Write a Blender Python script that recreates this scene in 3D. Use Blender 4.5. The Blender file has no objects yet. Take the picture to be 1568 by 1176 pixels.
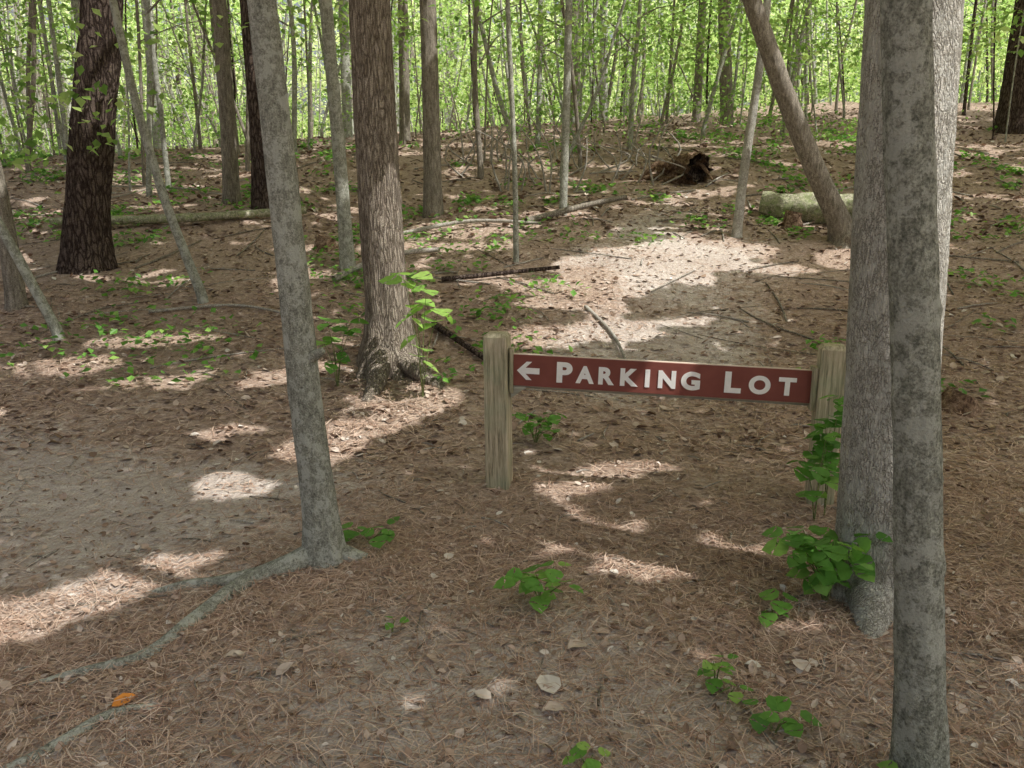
import bpy, math, numpy as np, bmesh
from mathutils import Vector, Matrix
rng=np.random.default_rng(7)
sc=bpy.context.scene
# ------------------------------------------------------------------ noise
_tab=rng.random((256,256))
def vn(x,y):
    x=np.asarray(x,float);y=np.asarray(y,float)
    xi=np.floor(x).astype(int);yi=np.floor(y).astype(int)
    fx=x-xi;fy=y-yi;fx=fx*fx*(3-2*fx);fy=fy*fy*(3-2*fy)
    a=_tab[xi%256,yi%256];b=_tab[(xi+1)%256,yi%256];c=_tab[xi%256,(yi+1)%256];d=_tab[(xi+1)%256,(yi+1)%256]
    return (a*(1-fx)+b*fx)*(1-fy)+(c*(1-fx)+d*fx)*fy
def fbm(x,y,o=3):
    s=0;a=.5;n=0
    for i in range(o):
        s=s+a*vn(x*2**i+17*i,y*2**i+31*i);n+=a;a*=.5
    return s/n
def sp(x,k): return k*np.logaddexp(0,np.asarray(x,float)/k)
def terr(x,y):
    x=np.asarray(x,float);y=np.asarray(y,float)
    cr=24+np.clip(x*.5,-8,6)
    z=.24*(sp(y-5.5,.6)-.8*sp(y-cr,3.0))
    z=z-.17*sp(y-70,6)*.3
    z=z-.10*np.exp(-((x+2.2)**2/1.2+(y-3.4)**2/4))
    z=z+.10*np.exp(-((x-2.6)**2/.8+(y-3.4)**2/2))
    amp=np.clip((y-5)/6,0,1)
    z=z+.30*amp*(fbm(x*.5+5,y*.5+9)-.5)+.05*(fbm(x*1.7,y*1.7)-.5)+.022*(fbm(x*7,y*7,3)-.5)
    return z
def t1(x,y): return float(terr(x,y))
# ------------------------------------------------------------------ mesh accumulators
class Acc:
    def __init__(s): s.V=[];s.T=[];s.R=[];s.n=0
    def add(s,V,F,mat=0,rnd=0.5,smooth=True):
        V=np.asarray(V,float).reshape(-1,3);F=np.asarray(F,int)
        s.V.append(V);s.T.append((F+s.n,mat,smooth))
        r=np.broadcast_to(np.asarray(rnd,float),(len(V),)) if np.ndim(rnd)<=1 else rnd
        s.R.append(r);s.n+=len(V)
    def build(s,name,mats,parent=None,origin=None):
        V=np.concatenate(s.V);R=np.concatenate(s.R)
        if origin is not None: V=V-np.array(origin)
        me=bpy.data.meshes.new(name);me.vertices.add(len(V));me.vertices.foreach_set('co',V.ravel().astype(np.float32))
        loops=np.concatenate([f.ravel() for f,_,_ in s.T])
        tot=np.concatenate([np.full(len(f),f.shape[1]) for f,_,_ in s.T])
        mi=np.concatenate([np.full(len(f),m) for f,m,_ in s.T])
        sm=np.concatenate([np.full(len(f),k) for f,_,k in s.T])
        st=np.concatenate([[0],np.cumsum(tot)[:-1]])
        me.loops.add(len(loops));me.loops.foreach_set('vertex_index',loops.astype(np.int32))
        me.polygons.add(len(tot));me.polygons.foreach_set('loop_start',st.astype(np.int32));me.polygons.foreach_set('loop_total',tot.astype(np.int32))
        me.polygons.foreach_set('material_index',mi.astype(np.int32));me.polygons.foreach_set('use_smooth',sm.astype(bool))
        a=me.attributes.new('rnd','FLOAT','POINT');a.data.foreach_set('value',R.astype(np.float32))
        for m in mats: me.materials.append(m)
        me.update(calc_edges=True)
        ob=bpy.data.objects.new(name,me);sc.collection.objects.link(ob)
        if origin is not None: ob.location=origin
        if parent: ob.parent=parent
        return ob
def rots(yaw,pitch,roll):
    n=len(yaw);cy,sy=np.cos(yaw),np.sin(yaw);cp,s_=np.cos(pitch),np.sin(pitch);cr,sr=np.cos(roll),np.sin(roll)
    Z=np.zeros((n,3,3));X=np.zeros((n,3,3));Y=np.zeros((n,3,3))
    Z[:,0,0]=cy;Z[:,0,1]=-sy;Z[:,1,0]=sy;Z[:,1,1]=cy;Z[:,2,2]=1
    X[:,0,0]=1;X[:,1,1]=cp;X[:,1,2]=-s_;X[:,2,1]=s_;X[:,2,2]=cp
    Y[:,1,1]=1;Y[:,0,0]=cr;Y[:,0,2]=sr;Y[:,2,0]=-sr;Y[:,2,2]=cr
    return Z@X@Y
def scat(acc,tv,tf,pos,R,scale,mat=0,rnd=None,smooth=False):
    tv=np.asarray(tv,float);tf=np.asarray(tf,int);n=len(pos);k=len(tv)
    scale=np.asarray(scale,float)
    if scale.ndim==1: scale=scale[:,None]*np.ones(3)
    V=np.einsum('nij,nkj->nki',R,tv[None]*scale[:,None,:])+pos[:,None,:]
    F=(tf[None]+(np.arange(n)*k)[:,None,None]).reshape(-1,tf.shape[1])
    if rnd is None: rnd=rng.random(n)
    acc.add(V.reshape(-1,3),F,mat,np.repeat(rnd,k),smooth)
def interp(P,step_fn):
    P=np.asarray(P,float);n=len(P);out=[]
    for i in range(n-1):
        p0=P[max(i-1,0)];p1=P[i];p2=P[i+1];p3=P[min(i+2,n-1)]
        L=np.linalg.norm((p2-p1)[:3]);m=max(1,int(L/step_fn(p1[2])))
        for t in np.arange(m)/m:
            out.append(.5*((2*p1)+(-p0+p2)*t+(2*p0-5*p1+4*p2-p3)*t*t+(-p0+3*p1-3*p2+p3)*t**3))
    out.append(P[-1]);return np.array(out)
def tube(acc,P,sides=10,step=.1,rough=.0,flare=0,fh=.25,lobes=5,mat=0,knots=(),seed=0,fine=None,rnd=.5,cap=False):
    P=np.asarray(P,float)
    Q=interp(P,fine if fine else (lambda z:step))
    C=Q[:,:3];r=np.maximum(Q[:,3],.0008)
    T=np.gradient(C,axis=0);T/=np.linalg.norm(T,axis=1)[:,None]+1e-9
    av=(C[-1]-C[0]);av/=np.linalg.norm(av)+1e-9
    ref=np.array([0,1,0.]) if abs(av[2])>.6 else np.array([0,0,1.])
    A=np.cross(ref,T);A/=np.linalg.norm(A,axis=1)[:,None]+1e-9;B=np.cross(T,A)
    th=np.arange(sides)/sides*2*np.pi
    h=np.concatenate([[0],np.cumsum(np.linalg.norm(np.diff(C,axis=0),axis=1))])
    TH,H=np.meshgrid(th,h);RR=r[:,None]*np.ones_like(TH)
    if rough>0:
        cx=np.cos(TH)*2+seed*7.3;cy=np.sin(TH)*2
        n=fbm(cx*2+H*1.5,cy*2+H*2.3+seed,3)-.5
        n2=fbm(cx*6+H*3,cy*6-H*9+seed,2)-.5
        RR=RR*(1+rough*n*2+rough*.7*n2)
    if flare>0:
        f=np.exp(-H/fh);lob=.45+.55*np.cos(lobes*TH+seed*1.7+.8*np.sin(2*TH+seed))
        RR=RR*(1+flare*f*(.55+.75*lob)*np.ones_like(TH))
    for (kt,kh,kr,ka) in knots:
        d=np.angle(np.exp(1j*(TH-kt)))*r[:,None]
        RR=RR+ka*np.exp(-(d**2+(H-kh)**2)/kr**2)
    V=C[:,None,:]+RR[...,None]*(np.cos(TH)[...,None]*A[:,None,:]+np.sin(TH)[...,None]*B[:,None,:])
    n=len(C);i=np.arange(n-1)[:,None]*sides;j=np.arange(sides)[None]
    F=np.stack([i+j,i+(j+1)%sides,i+sides+(j+1)%sides,i+sides+j],-1).reshape(-1,4)
    acc.add(V.reshape(-1,3),F,mat,rnd)
    if cap:
        for e,(c0,o) in enumerate(((C[0],0),(C[-1],(n-1)*sides))):
            VV=np.vstack([V.reshape(-1,3)[o:o+sides],c0[None]])
            FF=np.array([[k,(k+1)%sides,sides] for k in range(sides)])
            acc.add(VV,FF,cap if cap is not True else mat,rnd,False)
# ------------------------------------------------------------------ material helpers
def newmat(name):
    m=bpy.data.materials.new(name);m.use_nodes=True;nt=m.node_tree;nt.nodes.clear()
    return m,nt,nt.nodes.new('ShaderNodeOutputMaterial')
def N(nt,t,**k):
    n=nt.nodes.new(t)
    for a,b in k.items(): setattr(n,a,b)
    return n
def ramp(nt,src,stops,interp='LINEAR'):
    r=nt.nodes.new('ShaderNodeValToRGB');r.color_ramp.interpolation=interp
    e=r.color_ramp.elements
    while len(e)<len(stops): e.new(.5)
    for i,(p,c) in enumerate(stops): e[i].position=p;e[i].color=(*c,1) if len(c)==3 else c
    nt.links.new(src,r.inputs[0]);return r.outputs[0]
def mix(nt,f,a,b,bt='MIX'):
    m=nt.nodes.new('ShaderNodeMix');m.data_type='RGBA';m.blend_type=bt
    for s,v in ((0,f),(6,a),(7,b)):
        if isinstance(v,(int,float)): m.inputs[s].default_value=v
        elif isinstance(v,tuple): m.inputs[s].default_value=(*v,1)
        else: nt.links.new(v,m.inputs[s])
    return m.outputs[2]
def mapd(nt,scale,coord='Object'):
    tc=nt.nodes.new('ShaderNodeTexCoord');mp=nt.nodes.new('ShaderNodeMapping');mp.inputs['Scale'].default_value=scale
    nt.links.new(tc.outputs[coord],mp.inputs[0]);return mp.outputs[0]
def noise(nt,vec,s,d=4,r=.6,dist=0):
    n=N(nt,'ShaderNodeTexNoise');n.inputs['Scale'].default_value=s;n.inputs['Detail'].default_value=d;n.inputs['Roughness'].default_value=r;n.inputs['Distortion'].default_value=dist
    nt.links.new(vec,n.inputs['Vector']);return n.outputs[0]
def math_(nt,op,a,b=0.):
    m=N(nt,'ShaderNodeMath',operation=op)
    for i,v in enumerate((a,b)):
        if isinstance(v,(int,float)): m.inputs[i].default_value=v
        else: nt.links.new(v,m.inputs[i])
    return m.outputs[0]
def bsdf(nt,out,col,rough=.85,height=None,bs=.5,bd=.02,spec=.25):
    if rough>=.85:
        p=N(nt,'ShaderNodeBsdfDiffuse');ci=p.inputs['Color']
    else:
        p=N(nt,'ShaderNodeBsdfPrincipled');p.inputs['Roughness'].default_value=rough;p.inputs['Specular IOR Level'].default_value=spec;ci=p.inputs['Base Color']
    if isinstance(col,tuple): ci.default_value=(*col,1)
    else: nt.links.new(col,ci)
    if height is not None:
        b=N(nt,'ShaderNodeBump');b.inputs['Strength'].default_value=bs;b.inputs['Distance'].default_value=bd
        nt.links.new(height,b.inputs['Height']);nt.links.new(b.outputs[0],p.inputs['Normal'])
    nt.links.new(p.outputs[0],out.inputs[0]);return p
def bark(name,dark,mid,light,scale=30,stretch=.2,bump=.6,bd=.015,lichen=None,furrow=False,th=(.34,.5,.66)):
    m,nt,o=newmat(name)
    v=mapd(nt,(1,1,stretch));v2=mapd(nt,(1,1,1))
    n1=noise(nt,v,scale,5,.68,.4);n2=noise(nt,v2,scale*3,3,.65);n3=noise(nt,v2,3,3,.5)
    h=n1
    if furrow:
        vo=N(nt,'ShaderNodeTexVoronoi',feature='DISTANCE_TO_EDGE');vo.inputs['Scale'].default_value=scale*.9
        mixv=N(nt,'ShaderNodeVectorMath',operation='ADD')
        nn=N(nt,'ShaderNodeTexNoise');nn.inputs['Scale'].default_value=scale*.5;nt.links.new(v,nn.inputs['Vector'])
        sc_=N(nt,'ShaderNodeVectorMath',operation='SCALE');sc_.inputs['Scale'].default_value=.09;nt.links.new(nn.outputs['Color'],sc_.inputs[0])
        nt.links.new(v,mixv.inputs[0]);nt.links.new(sc_.outputs[0],mixv.inputs[1]);nt.links.new(mixv.outputs[0],vo.inputs['Vector'])
        e=math_(nt,'MINIMUM',vo.outputs['Distance'],.22);e=math_(nt,'MULTIPLY',e,3.2*furrow)
        h=math_(nt,'ADD',e,math_(nt,'MULTIPLY',n1,1-.4*furrow));h=math_(nt,'MULTIPLY',h,.8)
        th=(.25,.5,.8)
    c=ramp(nt,h,[(th[0],dark),(th[1],mid),(th[2],light)])
    sp_=ramp(nt,n2,[(.38,(.55,.55,.55)),(.52,(1,1,1)),(.66,(1.25,1.25,1.25))])
    c=mix(nt,1.,c,sp_,'MULTIPLY')
    c=mix(nt,ramp(nt,n3,[(.35,(0,0,0)),(.65,(1,1,1))]),mix(nt,.3,c,dark,'MIX'),c)
    if lichen:
        n4=noise(nt,v2,11,5,.8)
        c=mix(nt,ramp(nt,n4,[(.5,(0,0,0)),(.56,(.65,.65,.65))]),c,lichen)
    hh=math_(nt,'ADD',h,math_(nt,'MULTIPLY',n2,.4))
    bsdf(nt,o,c,.9,hh,bump,bd);return m
def leafmat(name,stops,trans=.45,tcol=1.6,gloss=False,tex=False):
    m,nt,o=newmat(name)
    a=N(nt,'ShaderNodeAttribute',attribute_name='rnd')
    c=ramp(nt,a.outputs['Fac'],stops)
    if tex:
        n=noise(nt,mapd(nt,(1,1,1)),25,2);c=mix(nt,.35,c,ramp(nt,n,[(.3,(.35,.35,.35)),(.7,(1,1,1))]),'MULTIPLY')
    if gloss:
        p=N(nt,'ShaderNodeBsdfPrincipled');p.inputs['Roughness'].default_value=.45;p.inputs['Specular IOR Level'].default_value=.3;nt.links.new(c,p.inputs['Base Color'])
    else:
        p=N(nt,'ShaderNodeBsdfDiffuse');nt.links.new(c,p.inputs['Color'])
    if trans>0:
        t=N(nt,'ShaderNodeBsdfTranslucent')
        tc=mix(nt,1.,c,(tcol*1.05,tcol*1.1,tcol*.75),'MULTIPLY');nt.links.new(tc,t.inputs[0])
        ms=N(nt,'ShaderNodeMixShader');ms.inputs[0].default_value=trans
        nt.links.new(p.outputs[0],ms.inputs[1]);nt.links.new(t.outputs[0],ms.inputs[2]);nt.links.new(ms.outputs[0],o.inputs[0])
    else: nt.links.new(p.outputs[0],o.inputs[0])
    return m
M_far=leafmat('foliage_leaf',[(0,(.12,.23,.065)),(.35,(.26,.42,.13)),(.7,(.43,.58,.24)),(1,(.68,.77,.46))],.5,1.25)
M_far2=leafmat('distant_leaf_sky_glare',[(0,(.52,.64,.36)),(.5,(.74,.82,.56)),(1,(.88,.9,.76))],.4,1.08)  # whitened leaf colour stands in for bright sky glare
M_can=leafmat('shade_canopy_leaf',[(0,(.43,.42,.365)),(1,(.53,.52,.455))],.5,1.5)  # pale neutral leaves, brightened to pass fill light into the shade
M_leaf=leafmat('seedling_leaf',[(0,(.10,.26,.05)),(.5,(.18,.42,.08)),(1,(.40,.62,.16))],.4,1.3,True,True)
M_dead=leafmat('dead_leaf',[(0,(.19,.13,.095)),(.35,(.36,.26,.20)),(.7,(.50,.39,.32)),(.93,(.62,.53,.46)),(1,(.76,.73,.68))],0,1,False,True)
M_needle=leafmat('pine_needle',[(0,(.27,.165,.12)),(.5,(.50,.355,.27)),(1,(.69,.56,.46))],0)
m,nt,o=newmat('orange_leaf');bsdf(nt,o,(.7,.27,.05),.6);M_or=m
B_A=bark('bark_smooth_grey',(.19,.195,.165),(.32,.33,.28),(.46,.47,.41),48,.45,1.,.012,(.50,.52,.47))
B_C=bark('bark_mottled_grey',(.16,.17,.14),(.28,.29,.245),(.41,.43,.37),44,.6,1.,.014,(.45,.47,.42))
B_B=bark('bark_furrowed_brown',(.12,.10,.08),(.30,.255,.21),(.46,.41,.345),44,.14,1.,.02,None,.8)
B_D=bark('bark_scaly_pale',(.30,.29,.25),(.54,.525,.47),(.70,.69,.64),60,.32,1.,.018,(.66,.67,.62),.65)
B_E=bark('bark_dark_pine',(.035,.026,.023),(.10,.077,.067),(.22,.175,.15),26,.25,1.,.04,None,.7)
B_F=bark('bark_grey_brown',(.14,.125,.10),(.28,.255,.215),(.43,.395,.34),36,.22,1.,.02)
B_R=bark('root_grey',(.25,.23,.20),(.38,.36,.325),(.50,.48,.44),30,.6,.7,.01)
M_moss=bark('mossy_log_bark',(.14,.15,.08),(.38,.38,.28),(.58,.55,.46),20,1,.8,.02,(.28,.34,.16))
M_rot=bark('rotten_wood',(.08,.05,.04),(.28,.19,.13),(.50,.38,.29),16,1,1.,.03)
# ------------------------------------------------------------------ ground
SH=np.array([.86,-.51]);EL=math.radians(56);S=np.array([SH[0]*math.cos(EL),SH[1]*math.cos(EL),math.sin(EL)]);S/=np.linalg.norm(S)
nx,ny=480,560
ux=np.linspace(-1,1,nx);gx=160*np.sinh(ux*5.6)/math.sinh(5.6)
uy=np.linspace(0,1,ny)
gy=3.5+170*np.sinh((uy*2-.75)*4.6)/math.sinh(1.25*4.6)
gy=np.clip(gy,-60,None)
X,Y=np.meshgrid(gx,np.unique(gy));Z=terr(X,Y);ny=X.shape[0]
a=Acc();i=np.arange(ny-1)[:,None]*nx;j=np.arange(nx-1)[None]
F=np.stack([i+j,i+j+1,i+nx+j+1,i+nx+j],-1).reshape(-1,4)
def pathmask(X,Y):
    w=.5*(fbm(X*1.1+3,Y*1.1,4)-.5)*2
    p1=np.exp(-(((Y-4.3)+.25*(X+2.6))/1.25)**2)*(1/(1+np.exp((X+1.1)/.35)))
    p2=np.exp(-((X+.5)/2.0)**2-((Y-2.2)/1.2)**2)*.62
    p4=np.exp(-((X-1.5)/.8)**2-((Y-2.4)/.6)**2)*.6
    p3=np.exp(-((X-(.9+.28*(Y-6)))/(1.1+.05*Y))**2)*np.clip((Y-5)/2,0,1)*np.clip((15-Y)/4,0,1)*.6
    return np.clip(np.maximum.reduce([p1,p2,p3,p4])+w*.9,0,1)
a.add(np.stack([X,Y,Z],-1),F,0,pathmask(X,Y).ravel())
m,nt,o=newmat('forest_floor')
v=mapd(nt,(1,1,1));at=N(nt,'ShaderNodeAttribute',attribute_name='rnd')
nb=noise(nt,v,1.3,4,.6);nm=noise(nt,v,14,4,.7);nf=noise(nt,v,90,3,.7)
vo=N(nt,'ShaderNodeTexVoronoi');vo.inputs['Scale'].default_value=26;nt.links.new(v,vo.inputs['Vector'])
vs=mapd(nt,(1,2.2,1));vo2=N(nt,'ShaderNodeTexVoronoi');vo2.inputs['Scale'].default_value=60;nt.links.new(vs,vo2.inputs['Vector'])
sep=N(nt,'ShaderNodeSeparateColor');nt.links.new(vo.outputs['Color'],sep.inputs[0])
sep2=N(nt,'ShaderNodeSeparateColor');nt.links.new(vo2.outputs['Color'],sep2.inputs[0])
lit=ramp(nt,sep.outputs[0],[(0,(.21,.155,.12)),(.4,(.36,.275,.22)),(.75,(.48,.38,.315)),(1,(.60,.51,.445))])
lit2=ramp(nt,sep2.outputs[0],[(0,(.22,.16,.125)),(.5,(.41,.315,.255)),(1,(.58,.475,.40))])
lit=mix(nt,.55,lit,lit2);lit=mix(nt,ramp(nt,nf,[(.3,(.1,.1,.1)),(.55,(1,1,1))]),mix(nt,.5,lit,(.15,.11,.085)),lit)
dirt=ramp(nt,nm,[(.3,(.42,.38,.35)),(.5,(.56,.515,.48)),(.7,(.70,.66,.62))])
dirt=mix(nt,ramp(nt,nf,[(.35,(1,1,1)),(.6,(0,0,0))]),dirt,(.39,.335,.295))
pm=math_(nt,'ADD',at.outputs['Fac'],math_(nt,'MULTIPLY',math_(nt,'SUBTRACT',nm,.5),1.2))
c=mix(nt,ramp(nt,pm,[(.3,(0,0,0)),(.65,(1,1,1))]),lit,dirt)
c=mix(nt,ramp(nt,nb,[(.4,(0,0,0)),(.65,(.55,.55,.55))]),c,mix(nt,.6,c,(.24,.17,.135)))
h=math_(nt,'ADD',math_(nt,'MULTIPLY',nm,.7),math_(nt,'ADD',math_(nt,'MULTIPLY',nf,.35),math_(nt,'MULTIPLY',vo.outputs['Distance'],.4)))
bsdf(nt,o,c,.95,h,.8,.03,.1)
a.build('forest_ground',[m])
# ------------------------------------------------------------------ main trees
def fine(z): return .03 if z<3.2 else .25
def med(z): return .08 if z<5 else .3
def tree(name,mat,pts,sides=32,rough=.06,flare=.6,fh=.18,lobes=5,knots=(),seed=1,step=fine,roots=(),limbs=4,H=12,extra=None):
    x,y=pts[0][0],pts[0][1];z0=t1(x,y)
    P=[[x,y,z0-.12,pts[0][3]*1.04]]
    for p in pts[0:]: P.append([p[0],p[1],z0+p[2],p[3]])
    P[1][2]=z0+.05
    l=P[-1];pv=P[-2];d=(np.array(l[:2])-np.array(pv[:2]))/max(l[2]-pv[2],.1)*.5
    top=z0+H
    if l[2]<top:
        k=(top-l[2])
        P.append([l[0]+d[0]*k*.5,l[1]+d[1]*k*.5,l[2]+k*.5,l[3]*.78]);P.append([l[0]+d[0]*k*.8+.2,l[1]+d[1]*k*.8,top,l[3]*.3])
    a=Acc();tube(a,P,sides,rough=rough,flare=flare,fh=fh,lobes=lobes,knots=knots,seed=seed,fine=step)
    rg=np.random.default_rng(seed*13+5)
    for i in range(limbs):
        hh=z0+H*(.55+.4*i/max(limbs,1));az=rg.random()*6.28;L=1.5+rg.random()*1.5
        k=np.interp(hh,[p[2] for p in P],range(len(P)));i0=int(k);f=k-i0;i1=min(i0+1,len(P)-1)
        c=np.array(P[i0])*(1-f)+np.array(P[i1])*f
        r=c[3]*.4
        tube(a,[[c[0],c[1],hh,r],[c[0]+math.cos(az)*L*.5,c[1]+math.sin(az)*L*.5,hh+L*.35,r*.7],[c[0]+math.cos(az)*L,c[1]+math.sin(az)*L,hh+L*.6,r*.25]],8,.3)
    for R in roots:
        tube(a,[[p[0],p[1],t1(p[0],p[1])+p[2],p[3]] for p in R],12,.04,rough=.2,seed=seed)
    if extra: extra(a,z0)
    return a.build(name,[mat],origin=(x,y,z0))
def exA(a,z0): 
    tube(a,[[-.93,3.56,.98+z0,.03],[-.87,3.53,1.02+z0,.022],[-.845,3.52,1.035+z0,.014]],10,.02,cap=True)
tree('maple_tree',B_A,[(-.90,3.58,0,.092),(-.915,3.58,.3,.079),(-.95,3.58,.8,.073),(-.985,3.58,1.5,.067),(-1.04,3.58,2.47,.06),(-1.12,3.58,4,.055)],40,.08,.55,.13,4,
     knots=[(1.5,1.0,.03,.015),(.8,1.9,.03,.008),(2.2,2.3,.03,.01)],seed=2,H=9,
     roots=[[(-.93,3.56,.055,.06),(-1.06,3.47,.024,.046),(-1.20,3.36,.010,.038),(-1.30,3.07,.006,.032),(-1.40,2.77,.002,.027),(-1.65,2.68,-.002,.019),(-1.85,2.58,-.02,.010)],
            [(-1.05,3.47,.02,.043),(-1.2,3.42,.012,.034),(-1.34,3.37,.008,.028),(-1.50,3.37,.004,.022),(-1.68,3.33,-.015,.014)],
            [(-.86,3.6,.04,.05),(-.74,3.58,.0,.035),(-.64,3.62,-.03,.02)],
            [(-1.2,2.42,-.015,.018),(-1.34,2.38,.006,.020),(-1.45,2.2,.004,.018),(-1.56,2.08,.0,.016),(-1.75,1.9,-.02,.013)]],extra=exA)
tree('oak_tree',B_B,[(-1.07,6.8,0,.20),(-1.07,6.8,.5,.175),(-1.10,6.8,1.3,.175),(-1.13,6.8,3.2,.16),(-1.15,6.8,6,.14)],48,.06,.75,.30,5,seed=3,H=12,
     roots=[[(-1.0,6.7,.15,.12),(-.75,6.45,.04,.07),(-.55,6.3,-.02,.04)],[(-1.1,6.6,.15,.12),(-1.1,6.25,.03,.07),(-1.15,6.05,-.03,.04)]])
tree('young_maple_tree',B_C,[(1.19,2.05,0,.074),(1.155,2.05,.4,.065),(1.045,2.05,1.3,.059),(.94,2.05,2.1,.056),(.78,2.05,3.5,.05)],44,.10,.25,.12,4,
     knots=[(5.2,1.05,.02,.012),(4.4,.55,.025,.012),(4.9,1.55,.02,.008),(3.6,1.28,.022,.014),(5.6,.8,.02,.01),(4.2,1.85,.02,.009),(3.3,.8,.02,.01),(6.1,1.5,.02,.01)],seed=5,H=8)
tree('tulip_tree',B_D,[(1.575,3.15,0,.20),(1.56,3.15,.35,.182),(1.53,3.15,1.0,.175),(1.48,3.15,2.1,.165),(1.44,3.15,4,.15)],56,.06,.22,.15,6,seed=6,H=12,
     roots=[[(1.50,3.05,.06,.12),(1.42,2.88,-.0,.07),(1.36,2.75,-.05,.04)]])
tree('pine_tree',B_E,[(-5.1,9.7,0,.27),(-5.05,9.7,.6,.245),(-4.85,9.7,1.8,.235),(-4.6,9.7,3.2,.22),(-4.4,9.7,6,.19)],32,.08,.35,.3,5,seed=7,H=13,step=med)
tree('pine_tree',B_E,[(-3.65,12.2,0,.20),(-3.66,12.2,1.5,.18),(-3.70,12.2,3.4,.165)],24,.07,.3,.3,5,seed=8,H=12,step=med)
tree('oak_tree',B_F,[(-4.38,12.8,0,.125),(-4.36,12.8,1.5,.115),(-4.36,12.8,3.6,.10)],18,.06,.4,.2,5,seed=9,H=11,step=med)
tree('birch_tree',B_A,[(-1.93,9.45,0,.085),(-1.97,9.45,1.2,.075),(-2.05,9.45,3,.068)],18,.05,.4,.15,5,seed=10,H=9,step=med)
tree('oak_tree',B_F,[(-1.18,12.2,0,.14),(-1.18,12.2,1.5,.125),(-1.2,12.2,3.5,.115)],18,.06,.4,.2,5,seed=11,H=11,step=med)
tree('young_maple_tree',B_A,[(.75,12.0,0,.06),(.78,12,1.5,.055),(.80,12,3.4,.048)],14,.04,.2,.15,5,seed=12,H=8,step=med)
tree('leaning_tree',B_F,[(4.42,10.8,0,.18),(4.28,10.75,.35,.145),(3.88,10.7,1.05,.13),(3.40,10.6,1.95,.12),(2.92,10.5,2.95,.105),(2.5,10.5,4,.10)],26,.09,.5,.2,5,seed=13,H=9,step=med,
     roots=[[(4.4,10.7,.1,.14),(4.75,10.5,.05,.10),(5.1,10.3,-.03,.05)],[(4.5,10.9,.15,.13),(4.9,11.1,.12,.09),(5.3,11.3,.0,.06)]])
tree('birch_tree',B_D,[(3.05,11,0,.065),(3.1,11,.9,.06),(3.25,11,2.6,.05)],14,.05,.3,.15,4,seed=14,H=8,step=med)
tree('oak_tree',B_E,[(12.3,20.6,0,.33),(12.35,20.6,2,.29),(12.4,20.6,4,.27)],22,.06,.3,.3,5,seed=15,H=13,step=med)
tree('sapling_tree',B_A,[(2.9,4.25,0,.022),(2.88,4.25,.5,.02),(2.87,4.25,1.2,.018)],10,.04,.2,.05,4,seed=16,H=3.2,limbs=2,step=med)
tree('sapling_tree',B_A,[(-4.25,7.4,0,.05),(-4.35,7.4,.3,.045),(-4.7,7.45,1.05,.043),(-5.05,7.5,1.7,.04),(-5.3,7.6,2.6,.035)],12,.05,.3,.1,4,seed=17,H=6,limbs=2,step=med)
tree('young_maple_tree',B_F,[(-5.1,8.2,0,.10),(-5.12,8.2,.9,.085),(-5.25,8.2,2.6,.075)],14,.05,.3,.1,4,seed=18,H=9,step=med)
tree('sapling_tree',B_A,[(-3.28,8.45,0,.055),(-3.42,8.45,.5,.048),(-3.62,8.45,1.2,.045),(-3.85,8.45,2.4,.04)],12,.05,.3,.1,4,seed=19,H=6,limbs=2,step=med)
tree('birch_tree',B_A,[(.05,9.9,0,.035),(.03,9.9,1.2,.03),(-.05,9.9,3,.026)],10,.05,.3,.1,4,seed=20,H=6,limbs=2,step=med)
a=Acc();rg=np.random.default_rng(21);cnt=0
while cnt<700:
    y=13+36*rg.random()**.75;x=(rg.random()*2-1)*.78*y
    if y<18 and -.25*y<x<.2*y and rg.random()<.6: continue
    if y<17 and x>.1*y: continue
    z=t1(x,y);big=rg.random()<.09
    r=(.09+.11*rg.random()) if big else (.018+.045*rg.random()**1.5)
    H=12 if big else 4+5*rg.random();lx,ly=rg.normal(0,.45,2)
    lx*=(1 if big else 1.8)
    P=[[x,y,z-.1,r*1.25],[x,y,z+.2,r*1.05],[x+lx*.3+rg.normal(0,.06),y+ly*.3,z+H*.3,r*.9],[x+lx*.6,y+ly*.6,z+H*.6,r*.75],[x+lx,y+ly,z+H,r*.35]]
    tube(a,P,9 if big else 6,.4,rough=.05,seed=cnt%17,mat=0 if rg.random()<.4 else (1 if rg.random()<.86 else 2))
    for k in range(2 if big else 3):
        f=.25+.6*rg.random();az=rg.random()*6.28;L=.6+rg.random()*1.4;cx,cy,cz=x+lx*f,y+ly*f,z+H*f
        tube(a,[[cx,cy,cz,r*.35],[cx+math.cos(az)*L*.5,cy+math.sin(az)*L*.5,cz+.25*L,r*.25],[cx+math.cos(az)*L,cy+math.sin(az)*L,cz+.35*L,r*.1]],5,.3,mat=0)
    cnt+=1
a.build('distant_trees',[B_F,B_A,B_E])
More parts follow.
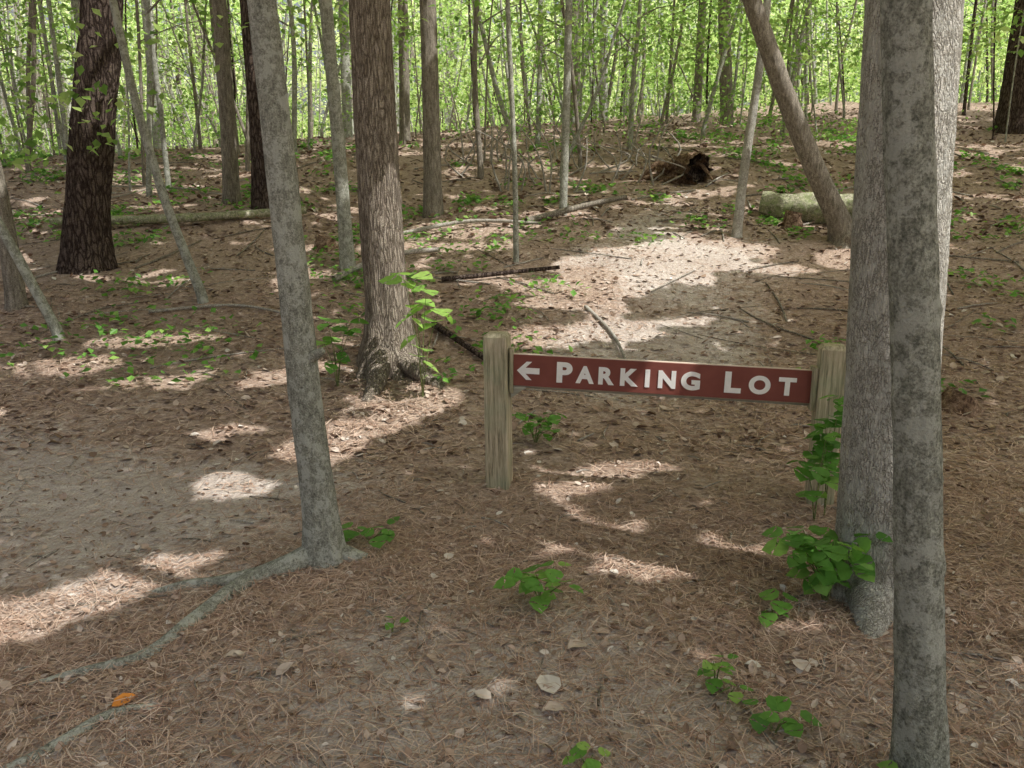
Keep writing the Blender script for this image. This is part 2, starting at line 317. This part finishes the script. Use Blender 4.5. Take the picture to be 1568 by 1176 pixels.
# ------------------------------------------------------------------ foliage
LQv=[(0,0,0),(.36,.45,.07),(0,1,-.08),(-.36,.45,.07)];LQf=[(0,1,2,3)]
L4f=[(0,1,2),(0,2,3)]
a=Acc();rg=np.random.default_rng(5)
def sprays(n,ylo,yhi,zl,ztop,xs,per,size,rad,th=.37,br0=0,br1=1,mat=0,grow=.0022):
    y=ylo+(yhi-ylo)*rg.random(n);x=(rg.random(n)*2-1)*xs*y
    g=terr(x,y);top=(1.6+.27*y+1.0) if ztop is None else g+ztop
    z=g+zl+np.maximum(top-g-zl,.5)*rg.random(n)
    keep=fbm(x*.28+3,z*.5+y*.13,3)>th
    x,y,z,g=x[keep],y[keep],z[keep],g[keep];n=len(x)
    C=np.repeat(np.stack([x,y,z],1),per,0)
    rd=np.repeat(rad*(.6+.8*rg.random(n)),per)
    off=rg.normal(0,1,(n*per,3))*np.stack([rd*.55,rd*.55,rd*.16],1)
    off[:,2]-=.25*(off[:,0]**2+off[:,1]**2)/np.maximum(rd,.1)
    P=C+off;m=n*per
    R=rots(rg.random(m)*6.28,rg.normal(-.35,.4,m),rg.normal(0,.45,m))
    sz=(size+grow*np.repeat(y,per))*(.7+.6*rg.random(m))
    br=np.clip(br0+(br1-br0)*(np.repeat(rg.random(n),per)*.75+rg.random(m)*.25),0,1)
    scat(a,LQv,LQf,P,R,sz,mat,br)
sprays(3300,25,52,1.2,None,.82,34,.10,1.0,.44,.15,1)
sprays(800,30,50,.1,2.6,.80,30,.10,.9,.35)
sprays(1500,15,27,1.8,None,.80,24,.065,.8,.46,0,.8)
sprays(750,16,29,.2,1.4,.78,20,.05,.5,.46,0,.7)
sprays(2600,54,78,.0,None,.80,26,.10,2.2,.30,0,1,1,.0055)  # farthest layer plugs the openings with sky brightness painted as pale leaves
for (x,y,z,n) in [(-5.2,8.6,3.4,50),(-4.6,8.9,2.9,50),(-3.9,9,3.4,40),(-6,10,3.0,60),(-5.6,9.5,2.3,30),(-4.75,9.2,2.65,40),(-2.6,10,3.9,40),(-6.5,10.5,2.2,40),(3.9,13,4.1,50),(5.2,14,4.3,50),(6.8,13,4.4,40),(1.2,13,4.2,50),(2.4,14,4.3,50),(6.5,10.5,3.7,30),(-1.8,11,4.1,50),(0.3,12,4.3,40),(-7.5,12,3.6,60),(8,15,4.5,60),(-7,11,4,60),(-6.2,9.2,3.7,50),(-5.9,8.8,3.2,40),(-5.3,9.0,2.4,40)]:
    m=n;P=np.array([x,y,z])+rg.normal(0,1,(m,3))*np.array([.5,.4,.16])
    R=rots(rg.random(m)*6.28,rg.normal(-.4,.35,m),rg.normal(0,.4,m));scat(a,LQv,L4f,P,R,.115*(.7+.6*rg.random(m)),0,rg.random(m)*.85)
a.build('forest_foliage',[M_far,M_far2])
# ------------------------------------------------------------------ unseen canopy, shaped to cast the dappled shade
sun_gaps=[]  # spots on ground, trunks and leaves where sunlight is meant to land
def G(x,y,a_,b_,ang=0,z=None): sun_gaps.append((x,y,t1(x,y) if z is None else z,a_,b_,math.radians(ang)))
G(-1.95,3.28,.56,.16,45);G(-2.3,3.0,.46,.2,30)
G(-1.45,4.95,.46,.2,60);G(-1.25,5.25,.26,.14,30);G(-1.7,4.7,.2,.12,30);G(-2.15,5.5,.3,.07,30)
G(-1.97,6.6,.34,.15,40);G(-1.07,5.6,.46,.14,30);G(-.75,6.1,.3,.2,0)
G(1.0,8.9,.8,.5,30);G(1.5,9.75,.95,.6,15);G(2.4,10.3,.95,.45,10);G(.5,8.3,.4,.2,0);G(1.9,9.2,.45,.2,0);G(3.2,9.6,.4,.16,0);G(2.5,9.6,.35,.12,0);G(.2,8.9,.34,.14,0)
G(4.3,10.1,.45,.4,0);G(.28,7.4,.42,.24,0);G(1.0,7.6,.4,.26,0);G(.95,8.2,.2,.34,0);G(1.7,7.9,.3,.09,20)
G(.64,4.75,.32,.06,10);G(.31,4.45,.18,.08,10);G(.66,3.46,.24,.1,20);G(1.17,3.3,.1,.05,0)
G(-3.4,7.4,.55,.14,15);G(-4.0,6.7,.55,.15,15);G(-2.9,6.5,.34,.09,15);G(-4.3,5.7,.5,.12,15)
G(-.9,10.5,.95,.2,8);G(-.4,11.3,.65,.26,8);G(-.3,9.2,.38,.16,0)
G(-1.0,6.65,.24,.24,0,z=1.3);G(-.98,6.65,.2,.22,0,z=1.6);G(-.93,6.65,.16,.2,0,z=.8);G(-.88,6.6,.16,.18,0,z=.5)
G(1.70,3.05,.16,.16,0,z=1.35);G(1.69,3.05,.16,.16,0,z=1.1);G(1.66,3.05,.16,.16,0,z=2.0);G(1.66,3.05,.16,.16,0,z=2.3)
G(-.65,6.0,.3,.28,0,z=.75);G(3.4,10.6,.34,.34,0,z=3.2);G(3.2,11,.24,.24,0,z=2.3);G(-4.6,9.6,.24,.24,0,z=3.6);G(-4.7,9.6,.24,.24,0,z=3.)
G(4.6,11.9,.55,.3,0,z=1.9)
HXv=[(0,0,0),(.42,.28,.03),(.42,.72,.0),(0,1,-.08),(-.42,.72,.0),(-.42,.28,.03)];HXf=[(0,1,2,3),(0,3,4,5)]
a=Acc();rg=np.random.default_rng(11)
def canopy(y0,y1,size,spc,hlo,hhi,layers):
    for L in range(layers):
        ys=np.arange(y0,y1,spc);xs=np.arange(-26,26,spc);GX,GY=np.meshgrid(xs,ys)
        gx=(GX+spc*rg.random(GX.shape)).ravel();gy=(GY+spc*rg.random(GX.shape)).ravel()
        k=np.abs(gx)<.74*np.maximum(gy,0)+3.2;gx,gy=gx[k],gy[k];n=len(gx)
        gz=terr(gx,gy);h=hlo+(hhi-hlo)*(L+rg.random(n))/layers
        P=np.stack([gx+S[0]/S[2]*h,gy+S[1]/S[2]*h,gz+h],1)
        keep=np.ones(n,bool)
        for (cx,cy,cz,A_,B_,an) in sun_gaps:  # leaves left out along the sun direction to shape each light patch
            k=(P[:,2]-cz)/S[2];dx=P[:,0]-S[0]*k-cx;dy=P[:,1]-S[1]*k-cy
            u=dx*math.cos(an)+dy*math.sin(an);v=-dx*math.sin(an)+dy*math.cos(an)
            keep&=((u/(A_+size*.48))**2+(v/(B_+size*.48))**2)>1
        nz=fbm(gx*1.9+40,gy*2.6+11,2);far=np.clip((gy-6.5)/3,0,1)*np.where(gx<-1,1,np.clip((gy-9.5)/2,0,1))
        th=.80-.145*far-.08*np.clip((gy-13)/8,0,1)
        keep&=~((nz>th)&(far>0))
        P=P[keep];m=len(P)
        R=rots(rg.random(m)*6.28,rg.normal(0,.2,m),rg.normal(0,.2,m))
        P=P-np.einsum('nij,j->ni',R,np.array([0,.5,0]))*size
        scat(a,HXv,HXf,P,R,size*(.85+.3*rg.random(m)))
canopy(-1.5,9.5,.22,.15,5.2,6.6,3)
canopy(9.5,25,.30,.205,6.3,8.2,3)
a.build('unseen_shade_canopy',[M_can])  # leaf layer above the view, added to block and shape the sun
# ------------------------------------------------------------------ litter
a=Acc();rg=np.random.default_rng(31)
nv=[(-.5,0,0),(.5,0,0),(-.5,.5,1),(.5,.5,1),(-.5,1,0),(.5,1,0)]
def needles(n,y0,y1,wd,ln,dens):
    y=y0+(y1-y0)*rg.random(n);x=(rg.random(n)*2-1)*(.70*y+.4)
    pmk=pathmask(x,y)
    k=(rg.random(n)<(1-.85*pmk))&(fbm(x*.9+8,y*.9,3)+.25*rg.random(n)>dens);x,y=x[k],y[k];n=len(x)
    z=terr(x,y)+.004+.01*rg.random(n)
    R=rots(rg.random(n)*6.28,rg.normal(0,.10,n),rg.normal(0,.3,n))
    tv=np.array(nv);tv[:,1]-=.5
    s=np.stack([np.full(n,wd),ln*(.6+.7*rg.random(n)),rg.normal(0,.012,n)],1)
    bend=rg.normal(0,.012,n)
    V=np.einsum('nij,nkj->nki',R,tv[None]*s[:,None,:]+np.array([1,0,0])[None,None]*(tv[None,:,2]*bend[:,None])[...,None])+np.stack([x,y,z],1)[:,None,:]
    F=(np.array([(0,1,3,2),(2,3,5,4)])[None]+(np.arange(n)*6)[:,None,None]).reshape(-1,4)
    a.add(V.reshape(-1,3),F,0,np.repeat(rg.random(n),6),False)
needles(62000,1.6,4.5,.0024,.11,.42)
needles(36000,4.5,9,.004,.13,.45)
a.build('pine_needles',[M_needle])
a=Acc()
DLv=[(0,0,0),(.3,.2,.10),(.36,.55,.16),(.14,.85,.1),(0,1,.0),(-.14,.85,.12),(-.36,.55,.14),(-.3,.2,.08),(0,.5,-.02)]
DLf=[(0,1,8),(1,2,8),(2,3,8),(3,4,8),(4,5,8),(5,6,8),(6,7,8),(7,0,8)]
def dead(n,y0,y1,s0,s1,pr=.7,lo=0,hi=1,xs=.72,xr=None):
    y=y0+(y1-y0)*rg.random(n);x=(rg.random(n)*2-1)*(xs*y+.4)
    if xr: x=xr[0]+(xr[1]-xr[0])*rg.random(n)
    k=rg.random(n)<(1-pr*pathmask(x,y));x,y=x[k],y[k];n=len(x)
    P=np.stack([x,y,terr(x,y)+.006],1);R=rots(rg.random(n)*6.28,rg.normal(.08,.25,n),rg.normal(0,.25,n))
    s=s0+(s1-s0)*rg.random(n)**2
    sc3=np.stack([s*(.6+.5*rg.random(n)),s,s*(rg.random(n)*2-.6)],1)
    scat(a,DLv,DLf,P,R,sc3,0,lo+(hi-lo)*rg.random(n)**1.2,True)
dead(12000,1.6,5,.012,.048,.3)
dead(260,1.6,6,.04,.08,.3,.5,.95)
dead(330,1.8,3.3,.010,.05,0,.9,1,xr=(.5,2.1))
dead(300,1.8,3.8,.008,.03,0,.93,1,xr=(-2.4,.6))
dead(17000,5,13,.03,.09)
dead(18000,11,26,.06,.15)
a.build('leaf_litter',[M_dead])
a=Acc()
def one(x,y,s,r,yaw,mat=0): scat(a,DLv,DLf,np.array([[x,y,t1(x,y)+.014]]),rots(np.array([yaw]),np.array([.05]),np.array([.05])),np.array([[s*1.1,s,s]]),mat,np.array([r]),True)
one(.14,2.42,.11,.98,.3);one(.17,2.36,.08,.9,2.0);one(-.07,2.4,.07,.95,1.1);one(.28,2.75,.09,.9,2.2);one(1.05,2.55,.08,.95,.4);one(.9,2.6,.06,1,1.4);one(-1.0,2.7,.07,.9,2);one(.48,3.35,.05,1,.8);one(-.3,3.5,.06,.97,0)
one(-1.36,2.42,.085,.5,-.9,1)
a.build('large_fallen_leaf',[M_dead,M_or])
a=Acc();rg=np.random.default_rng(77)
for i in range(620):
    near=i>=360
    y=(1.9+3.6*rg.random()) if near else 2.2+16*rg.random()**1.1
    x=(rg.random()*2-1)*.68*y;L=(.04+.16*rg.random()**2) if near else ((.06+.22*rg.random()) if y<6 else .2+rg.random()*1.1)
    az=rg.random()*3.14;dx,dy=math.cos(az)*L/2,math.sin(az)*L/2;r=(.0015+.0025*rg.random()) if near else .002+.0011*y*rg.random()
    pts=[[x-dx,y-dy,t1(x-dx,y-dy)+r,r],[x+rg.normal(0,.05)*L,y,t1(x,y)+r*1.6+.005,r],[x+dx,y+dy,t1(x+dx,y+dy)+r,r*.6]]
    tube(a,pts,6,.1,rough=.1,seed=i%9,mat=0 if rg.random()<.45 else 1)
def stick(p,r,mat=0):
    tube(a,[[x,y,t1(x,y)+dz,r*(1-.5*i/len(p))] for i,(x,y,dz) in enumerate(p)],8,.06,rough=.15,mat=mat,seed=3)
stick([(-.8,9.1,.04),(-.2,9.2,.06),(.55,9.3,.1)],.032,2)
stick([(.75,8.1,.02),(.95,7.4,.03),(1.0,6.6,.02)],.02,1)
stick([(-.75,7.6,.05),(-.45,7.1,.06),(-.15,6.7,.02)],.035,2)
stick([(-2.0,9.0,.05),(-1.5,9.6,.1),(-.9,10.0,.1)],.04,1)
stick([(-3.7,8.1,.02),(-2.9,8.3,.03),(-2.2,8.0,.03)],.018,1)
stick([(.2,11.4,.05),(1.0,11.9,.15),(1.7,12.2,.25)],.05,0)
stick([(-1.6,10.9,.05),(-.6,11.3,.1),(.4,11.2,.08)],.03,1)
for i in range(40):
    x=-1+4.5*rg.random();y=13.5+3.5*rg.random();L=.5+rg.random();stz=t1(x,y)
    tube(a,[[x,y,stz,.018],[x+rg.normal(0,.2),y,stz+L*.5,.014],[x+rg.normal(0,.45),y+rg.normal(0,.3),stz+L,.006]],6,.15,mat=1)
a.build('fallen_branches',[B_F,B_R,B_E])
# ------------------------------------------------------------------ logs, stumps
a=Acc();tube(a,[[3.75,12.3,t1(3.75,12.3)+.17,.17],[4.3,12.05,t1(4.3,12)+.2,.20],[5.0,11.8,t1(5.0,11.8)+.2,.22],[5.6,11.6,t1(5.6,11.6)+.16,.20]],26,.05,rough=.25,cap=1,seed=4)
a.build('mossy_log',[M_moss,M_rot])
a=Acc();tube(a,[[-6.4,11.3,t1(-6.4,11.3)+.1,.05],[-4.8,11.4,t1(-4.8,11.4)+.1,.06],[-3.0,11.9,t1(-3,11.9)+.1,.05]],14,.1,rough=.25,cap=1,seed=5)
a.build('fallen_log',[M_moss,M_rot])
a=Acc();z=t1(3.1,14.6)
tube(a,[[2.8,15.0,z+.05,.24],[3.1,14.6,z+.2,.27],[3.25,14.25,z+.2,.24]],30,.04,rough=.7,seed=6,mat=0)
tube(a,[[3.25,14.245,z+.2,.22],[3.16,14.4,z+.22,.16],[3.1,14.5,z+.22,.01]],30,.04,rough=.6,seed=6,mat=1)
for k in range(9):
    an=k*.75;tube(a,[[3.0,14.8,z+.15,.09],[3.0+.5*math.cos(an),14.8+.4*math.sin(an),z+.10+.22*(k%2),.05],[3.0+.95*math.cos(an),14.8+.6*math.sin(an),z+.02,.02]],8,.08,rough=.3,seed=k)
a.build('hollow_stump',[M_rot,B_E])
for (x,y,r,h) in [(-2.35,10.2,.11,.16),(4.0,11.6,.12,.24),(3.4,5.9,.12,.12)]:
    a=Acc();z=t1(x,y);tube(a,[[x,y,z-.05,r*1.2],[x,y,z+h*.5,r],[x+.02,y,z+h,r*.9]],20,.03,rough=.4,flare=.4,fh=.08,cap=True,seed=int(r*100));a.build('tree_stump',[M_rot])
# ------------------------------------------------------------------ green plants
def outline(n=14):
    t=np.linspace(0,1,n//2+1);w=.50*np.sin(np.pi*t**.72)**.85*(1-.12*np.cos(t*22));w[0]=0;w[-1]=0
    r=[(wi,ti,.10*wi) for wi,ti in zip(w,t)];l=[(-wi,ti,.10*wi) for wi,ti in zip(w[1:-1],t[1:-1])][::-1]
    pts=r+l;n_=len(pts);mid=[(0,.25,-.02),(0,.5,-.02),(0,.75,-.04)]
    V=np.array(pts+mid,float);V[:,2]-=.18*V[:,1]**2
    F=[]
    def m(t): return n_+int(min(max(round(t*4)-1,0),2))
    for k in range(n_):
        k2=(k+1)%n_;t_=(V[k,1]+V[k2,1])/2;F.append((k,k2,m(t_)))
        if m(V[k,1])!=m(V[k2,1]): F.append((k,m(V[k2,1]),m(V[k,1])))
    return V,np.array(F)
HV,HF=outline(16)
M_stem=bark('stem_green',(.12,.15,.06),(.2,.24,.1),(.3,.3,.15),30,1,.1,.002)
def plant(name,x,y,h,spread,nst,nl,ls,seed,lo=0,hi=1,zoff=0,lean=(0,0)):
    rg=np.random.default_rng(seed);a=Acc();z=t1(x,y)+zoff
    for s in range(nst):
        az=s*6.28/nst+rg.random();hh=h*(.65+.5*rg.random());sx=spread*(.4+.6*rg.random())*math.cos(az)+lean[0];sy=spread*.8*math.sin(az)*(.4+.6*rg.random())+lean[1]
        P=[[x,y,z-.02,.004],[x+sx*.35,y+sy*.35,z+hh*.55,.003],[x+sx,y+sy,z+hh,.0015]];tube(a,P,6,.03,mat=1)
        Q=interp(np.array(P),lambda q:.02)
        pos=[];yaw=[];sz=[]
        for k in range(nl):
            f=1 if k<3 else .45+.5*rg.random();q=Q[min(int(f*(len(Q)-1)),len(Q)-1)]
            pos.append(q[:3]);yaw.append((k*2.1+rg.random()*.6+az) );sz.append(ls*(.65+.5*rg.random()))
        n=nl;pos=np.array(pos);R=rots(np.array(yaw),rg.normal(-.15,.28,n),rg.normal(0,.25,n))
        pos=pos+np.einsum('nij,j->ni',R,np.array([0,.02,0]))
        scat(a,HV,HF,pos,R,np.array(sz),0,lo+(hi-lo)*rg.random(n),True)
    return a.build(name,[M_leaf,M_stem])
plant('seedling_plant',.125,3.05,.14,.12,5,4,.09,1,.2,.9)
plant('seedling_plant',.83,2.24,.08,.07,3,3,.08,2,0,.5)
plant('seedling_plant',.70,2.47,.16,.02,2,6,.055,3,.2,.9)
plant('seedling_plant',.72,2.40,.06,.03,1,4,.055,33,.3,.9)
plant('seedling_plant',-.70,3.74,.08,.12,3,4,.085,4,.1,.6)
plant('seedling_plant',.16,5.25,.18,.25,6,5,.085,5,.0,.5)
plant('seedling_plant',.22,2.08,.06,.04,2,3,.06,6,.5,1)
plant('seedling_plant',1.05,2.95,.06,.06,2,3,.08,7,.2,.6)
plant('seedling_plant',-.47,2.85,.04,.02,1,3,.045,8,.3,.6)
plant('leafy_shrub',1.30,3.05,.30,.20,9,6,.10,9,0,.75)
plant('leafy_shrub',2.55,3.2,.2,.15,5,5,.09,10,0,.6)
plant('climbing_vine',1.66,4.0,.58,.06,4,10,.09,12,0,.7)
plant('climbing_vine',1.58,3.93,.45,.10,3,7,.09,13,0,.7)
plant('maple_sapling',-.70,6.1,.82,.24,5,5,.17,14,.7,1)
plant('maple_sapling',-1.42,6.35,.5,.2,5,5,.14,15,0,.8)
plant('seedling_plant',1.15,1.98,.07,.06,3,4,.06,17,.3,.9)
plant('seedling_plant',1.98,2.6,.09,.07,3,4,.06,18,.3,.9)
a=Acc();rg=np.random.default_rng(91);C=[]
for i in range(520):
    y=6+17*rg.random();x=(rg.random()*2-1)*.72*y
    if fbm(x*.6+2,y*.6+7,2)<.50: continue
    if pathmask(np.array([x]),np.array([y]))[0]>.4: continue
    C.append((x,y,.2+.28*rg.random()))
C+=[(-3.3,6.9,.6),(-2.9,7.1,.5),(-3.6,7.4,.6),(-3.1,6.5,.4),(-5.2,6.8,.6),(-2.6,6.9,.4),(-4.3,7.1,.5),(-3.9,7.8,.5),(-3.4,7.1,.6),(-2.8,7.6,.5),(-4.6,6.4,.4),(-3.0,7.3,.6),(0,10.8,.5),(.4,11.2,.5),(-.7,11.8,.6),(-.2,10.4,.4),(-.1,10.7,.5),(2.7,11.3,.4),(1.7,10.6,.3),(-.3,7.9,.3),(-.1,8.3,.3)]
for (x,y,r) in C:
    m=rg.integers(12,36);px=x+rg.normal(0,r*.5,m);py=y+rg.normal(0,r*.5,m);P=np.stack([px,py,terr(px,py)+.03+.25*rg.random(m)*r],1)
    R=rots(rg.random(m)*6.28,rg.normal(-.1,.35,m),rg.normal(0,.35,m));scat(a,LQv,L4f,P,R,(.055+.0032*y)*(.7+.6*rg.random(m)),0,rg.random(m)*.9)
a.build('ground_plants',[M_leaf])
# ------------------------------------------------------------------ sign
root=bpy.data.objects.new('parking_lot_sign',None);sc.collection.objects.link(root)
root.location=(-.075,4.52,t1(-.085,4.52));root.rotation_euler=(0,0,math.atan2(-.29,1.805))
m,nt,o=newmat('weathered_wood');v=mapd(nt,(1,1,.06));n1=noise(nt,v,70,6,.7,.3);n2=noise(nt,mapd(nt,(1,1,1)),5,4,.6)
c=ramp(nt,n1,[(.35,(.20,.175,.12)),(.5,(.45,.395,.28)),(.65,(.64,.57,.43))]);c=mix(nt,ramp(nt,n2,[(.42,(0,0,0)),(.65,(.7,.7,.7))]),c,mix(nt,.6,c,(.30,.37,.24)))
bsdf(nt,o,c,.85,n1,.7,.008);MW=m
m,nt,o=newmat('grey_wood');v=mapd(nt,(.06,1,1));n1=noise(nt,v,60,6,.7);c=ramp(nt,n1,[(.3,(.28,.28,.23)),(.7,(.52,.51,.44))]);bsdf(nt,o,c,.85,n1,.5,.005);MG=m
m,nt,o=newmat('brown_sign_paint');v=mapd(nt,(1,1,1));n1=noise(nt,v,6,5,.6);n2=noise(nt,mapd(nt,(.1,1,1)),90,4,.6)
c=ramp(nt,n1,[(.3,(.20,.06,.047)),(.7,(.26,.085,.067))]);bsdf(nt,o,c,.6,n2,.25,.002,.3);MP=m
m,nt,o=newmat('sign_edge_pale');bsdf(nt,o,(.68,.58,.50),.85);ME=m
m,nt,o=newmat('white_letter_paint');n1=noise(nt,mapd(nt,(1,1,1)),40,4,.6);bsdf(nt,o,ramp(nt,n1,[(.3,(.90,.90,.89)),(.6,(.96,.96,.95))]),.85);ML=m
def box(name,cx,cy,cz,sx,sy,sz,mat,bev=.004,rot=None,seg=2,parent=root):
    bm=bmesh.new();bmesh.ops.create_cube(bm,size=1)
    for v in bm.verts: v.co=Vector((v.co.x*sx,v.co.y*sy,v.co.z*sz))
    bmesh.ops.bevel(bm,geom=list(bm.edges),offset=bev,segments=seg,affect='EDGES')
    me=bpy.data.meshes.new(name);bm.to_mesh(me);bm.free();me.materials.append(mat)
    ob=bpy.data.objects.new(name,me);sc.collection.objects.link(ob);ob.parent=parent;ob.location=(cx,cy,cz)
    if rot: ob.rotation_euler=rot
    return ob
def post(name,x,y,h,w,tilt=0):
    bm=bmesh.new();n=14;rg=np.random.default_rng(int(x*10)+3);hw=w/2
    zs=list(np.linspace(-.2,h-.022,n));rings=[]
    def ring(z,s):
        ch=.006;pts=[]
        for (a_,b_) in [(-1,-1),(1,-1),(1,1),(-1,1)]:
            pts+= [(a_*s,b_*(s-ch)),(a_*(s-ch),b_*s)]
        pts.sort(key=lambda p:math.atan2(p[1],p[0]))
        return [bm.verts.new((px+rg.normal(0,.0006),py+rg.normal(0,.0006),z)) for px,py in pts]
    for z in zs: rings.append(ring(z,hw))
    rings.append(ring(h,hw-.016))
    for r0,r1 in zip(rings,rings[1:]):
        for k in range(8): bm.faces.new((r0[k],r0[(k+1)%8],r1[(k+1)%8],r1[k]))
    bm.faces.new(rings[-1]);bm.faces.new(rings[0][::-1])
    me=bpy.data.meshes.new(name);bm.to_mesh(me);bm.free();me.materials.append(MW)
    ob=bpy.data.objects.new(name,me);sc.collection.objects.link(ob);ob.parent=root;ob.location=(x,y,0);ob.rotation_euler=(0,tilt,math.radians(-3))
    return ob
post('post_left',0,0,.91,.136,-.012);post('post_right',1.815,0,.885,.136,.012)
bx0,bx1=.083,1.738;bl=bx1-bx0;zc=.674;tl=math.radians(1.6)
box('rail',(bx0+bx1)/2,.038,zc-.012,bl+.02,.036,.20,MG,.004,rot=(0,tl,0))
box('board_edge',(bx0+bx1)/2,.004,zc,bl,.022,.188,ME,.002,rot=(0,tl,0))
box('board',(bx0+bx1)/2,-.009,zc,bl-.004,.012,.180,MP,.002,rot=(0,tl,0))
box('cleat_left',.076,-.002,zc+.02,.02,.075,.26,MW,.003)
box('cleat_right',1.737,.0,zc-.03,.03,.085,.24,MW,.003)
bm=bmesh.new();vs=[(0.070,-.012,zc-.075),(.163,-.012,zc-.075),(.070,-.012,zc-.145)]
f=[bm.verts.new(v) for v in vs]+[bm.verts.new((v[0],v[1]+.03,v[2])) for v in vs]
bm.faces.new(f[:3]);bm.faces.new(f[3:][::-1])
for k in range(3): bm.faces.new((f[k],f[k+3],f[(k+1)%3+3],f[(k+1)%3]))
me=bpy.data.meshes.new('gusset');bm.to_mesh(me);bm.free();me.materials.append(MG);ob=bpy.data.objects.new('gusset',me);sc.collection.objects.link(ob);ob.parent=root
def zat(x): return zc-(x-(bx0+bx1)/2)*math.tan(tl)
def letter(ch,f,w,h,name):
    cu=bpy.data.curves.new('tmp','FONT');cu.body=ch;cu.offset=.048;cu.extrude=.0;cu.size=1
    ob=bpy.data.objects.new('tmp',cu);sc.collection.objects.link(ob);bpy.context.view_layer.update()
    me=bpy.data.meshes.new_from_object(ob.evaluated_get(bpy.context.evaluated_depsgraph_get()));bpy.data.objects.remove(ob)
    c=np.array([v.co[:] for v in me.vertices]);mn,mx=c.min(0),c.max(0);ce=(mn+mx)/2
    for v in me.vertices:
        v.co=Vector(((v.co.x-ce[0])/(mx[0]-mn[0])*w,0,(v.co.y-ce[1])/(mx[1]-mn[1])*h))
    bm=bmesh.new();bm.from_mesh(me);r=bmesh.ops.extrude_face_region(bm,geom=list(bm.faces))
    for g in r['geom']:
        if isinstance(g,bmesh.types.BMVert): g.co.y-=.003
    bmesh.ops.recalc_face_normals(bm,faces=bm.faces);bm.to_mesh(me);bm.free()
    me.materials.clear();me.materials.append(ML);me.name=name
    for p in me.polygons: p.use_smooth=False
    o=bpy.data.objects.new(name,me);sc.collection.objects.link(o);o.parent=root;x=bx0+f*bl;o.location=(x,-.0155,zat(x)-.004);o.rotation_euler=(0,tl,0);return o
px=bl/445
for ch,f,w,h,dz in [('P',.180,24,32,.006),('A',.250,28,27,0),('R',.323,24,27,0),('K',.400,27,27,0),('I',.461,7,27,0),('N',.526,26,27,0),('G',.604,28,28,0),('L',.742,24,32,.006),('O',.828,31,28,0),('T',.916,25,27,0)]:
    o=letter(ch,f,w*px,h*px,'letter_'+ch.lower());o.location.z+=dz
bm=bmesh.new();pts=[(-.5,0),(-.08,.46),(.16,.46),(-.12,.15),(.5,.15),(.5,-.15),(-.12,-.15),(.16,-.46),(-.08,-.46)]
f=bm.faces.new([bm.verts.new((p[0]*.13,0,p[1]*.115)) for p in pts]);r=bmesh.ops.extrude_face_region(bm,geom=[f])
for g in r['geom']:
    if isinstance(g,bmesh.types.BMVert): g.co.y-=.003
bmesh.ops.recalc_face_normals(bm,faces=bm.faces)
me=bpy.data.meshes.new('arrow');bm.to_mesh(me);bm.free();me.materials.append(ML);o=bpy.data.objects.new('arrow',me);sc.collection.objects.link(o);o.parent=root;x=bx0+.054*bl;o.location=(x,-.0155,zat(x));o.rotation_euler=(0,tl,0)
# ------------------------------------------------------------------ light, sky, camera
w=bpy.data.worlds.new('World');sc.world=w;w.use_nodes=True;nt=w.node_tree
sky=nt.nodes.new('ShaderNodeTexSky');sky.sky_type='NISHITA';sky.sun_disc=False;sky.sun_elevation=EL;sky.sun_rotation=math.atan2(SH[0],SH[1]);sky.dust_density=9;sky.air_density=1.0;sky.ozone_density=.5
hs=nt.nodes.new('ShaderNodeHueSaturation');hs.inputs['Saturation'].default_value=.45;hs.inputs['Value'].default_value=1.2
bg=nt.nodes['Background'];nt.links.new(sky.outputs[0],hs.inputs['Color']);nt.links.new(hs.outputs[0],bg.inputs[0]);bg.inputs[1].default_value=.15
sl=bpy.data.lights.new('sun','SUN');sl.energy=5;sl.angle=math.radians(.5);sl.color=(1,.95,.89)
so=bpy.data.objects.new('sun',sl);sc.collection.objects.link(so);so.rotation_euler=Vector(S).to_track_quat('Z','Y').to_euler()
cam=bpy.data.cameras.new('camera');cam.lens=28.03;cam.sensor_width=36;cam.clip_end=600;cam.clip_start=.05
co=bpy.data.objects.new('camera',cam);sc.collection.objects.link(co);co.location=(0,0,1.6);co.rotation_euler=(math.radians(78),0,0);sc.camera=co
sc.view_settings.view_transform='Standard';sc.view_settings.look='None';sc.view_settings.exposure=0
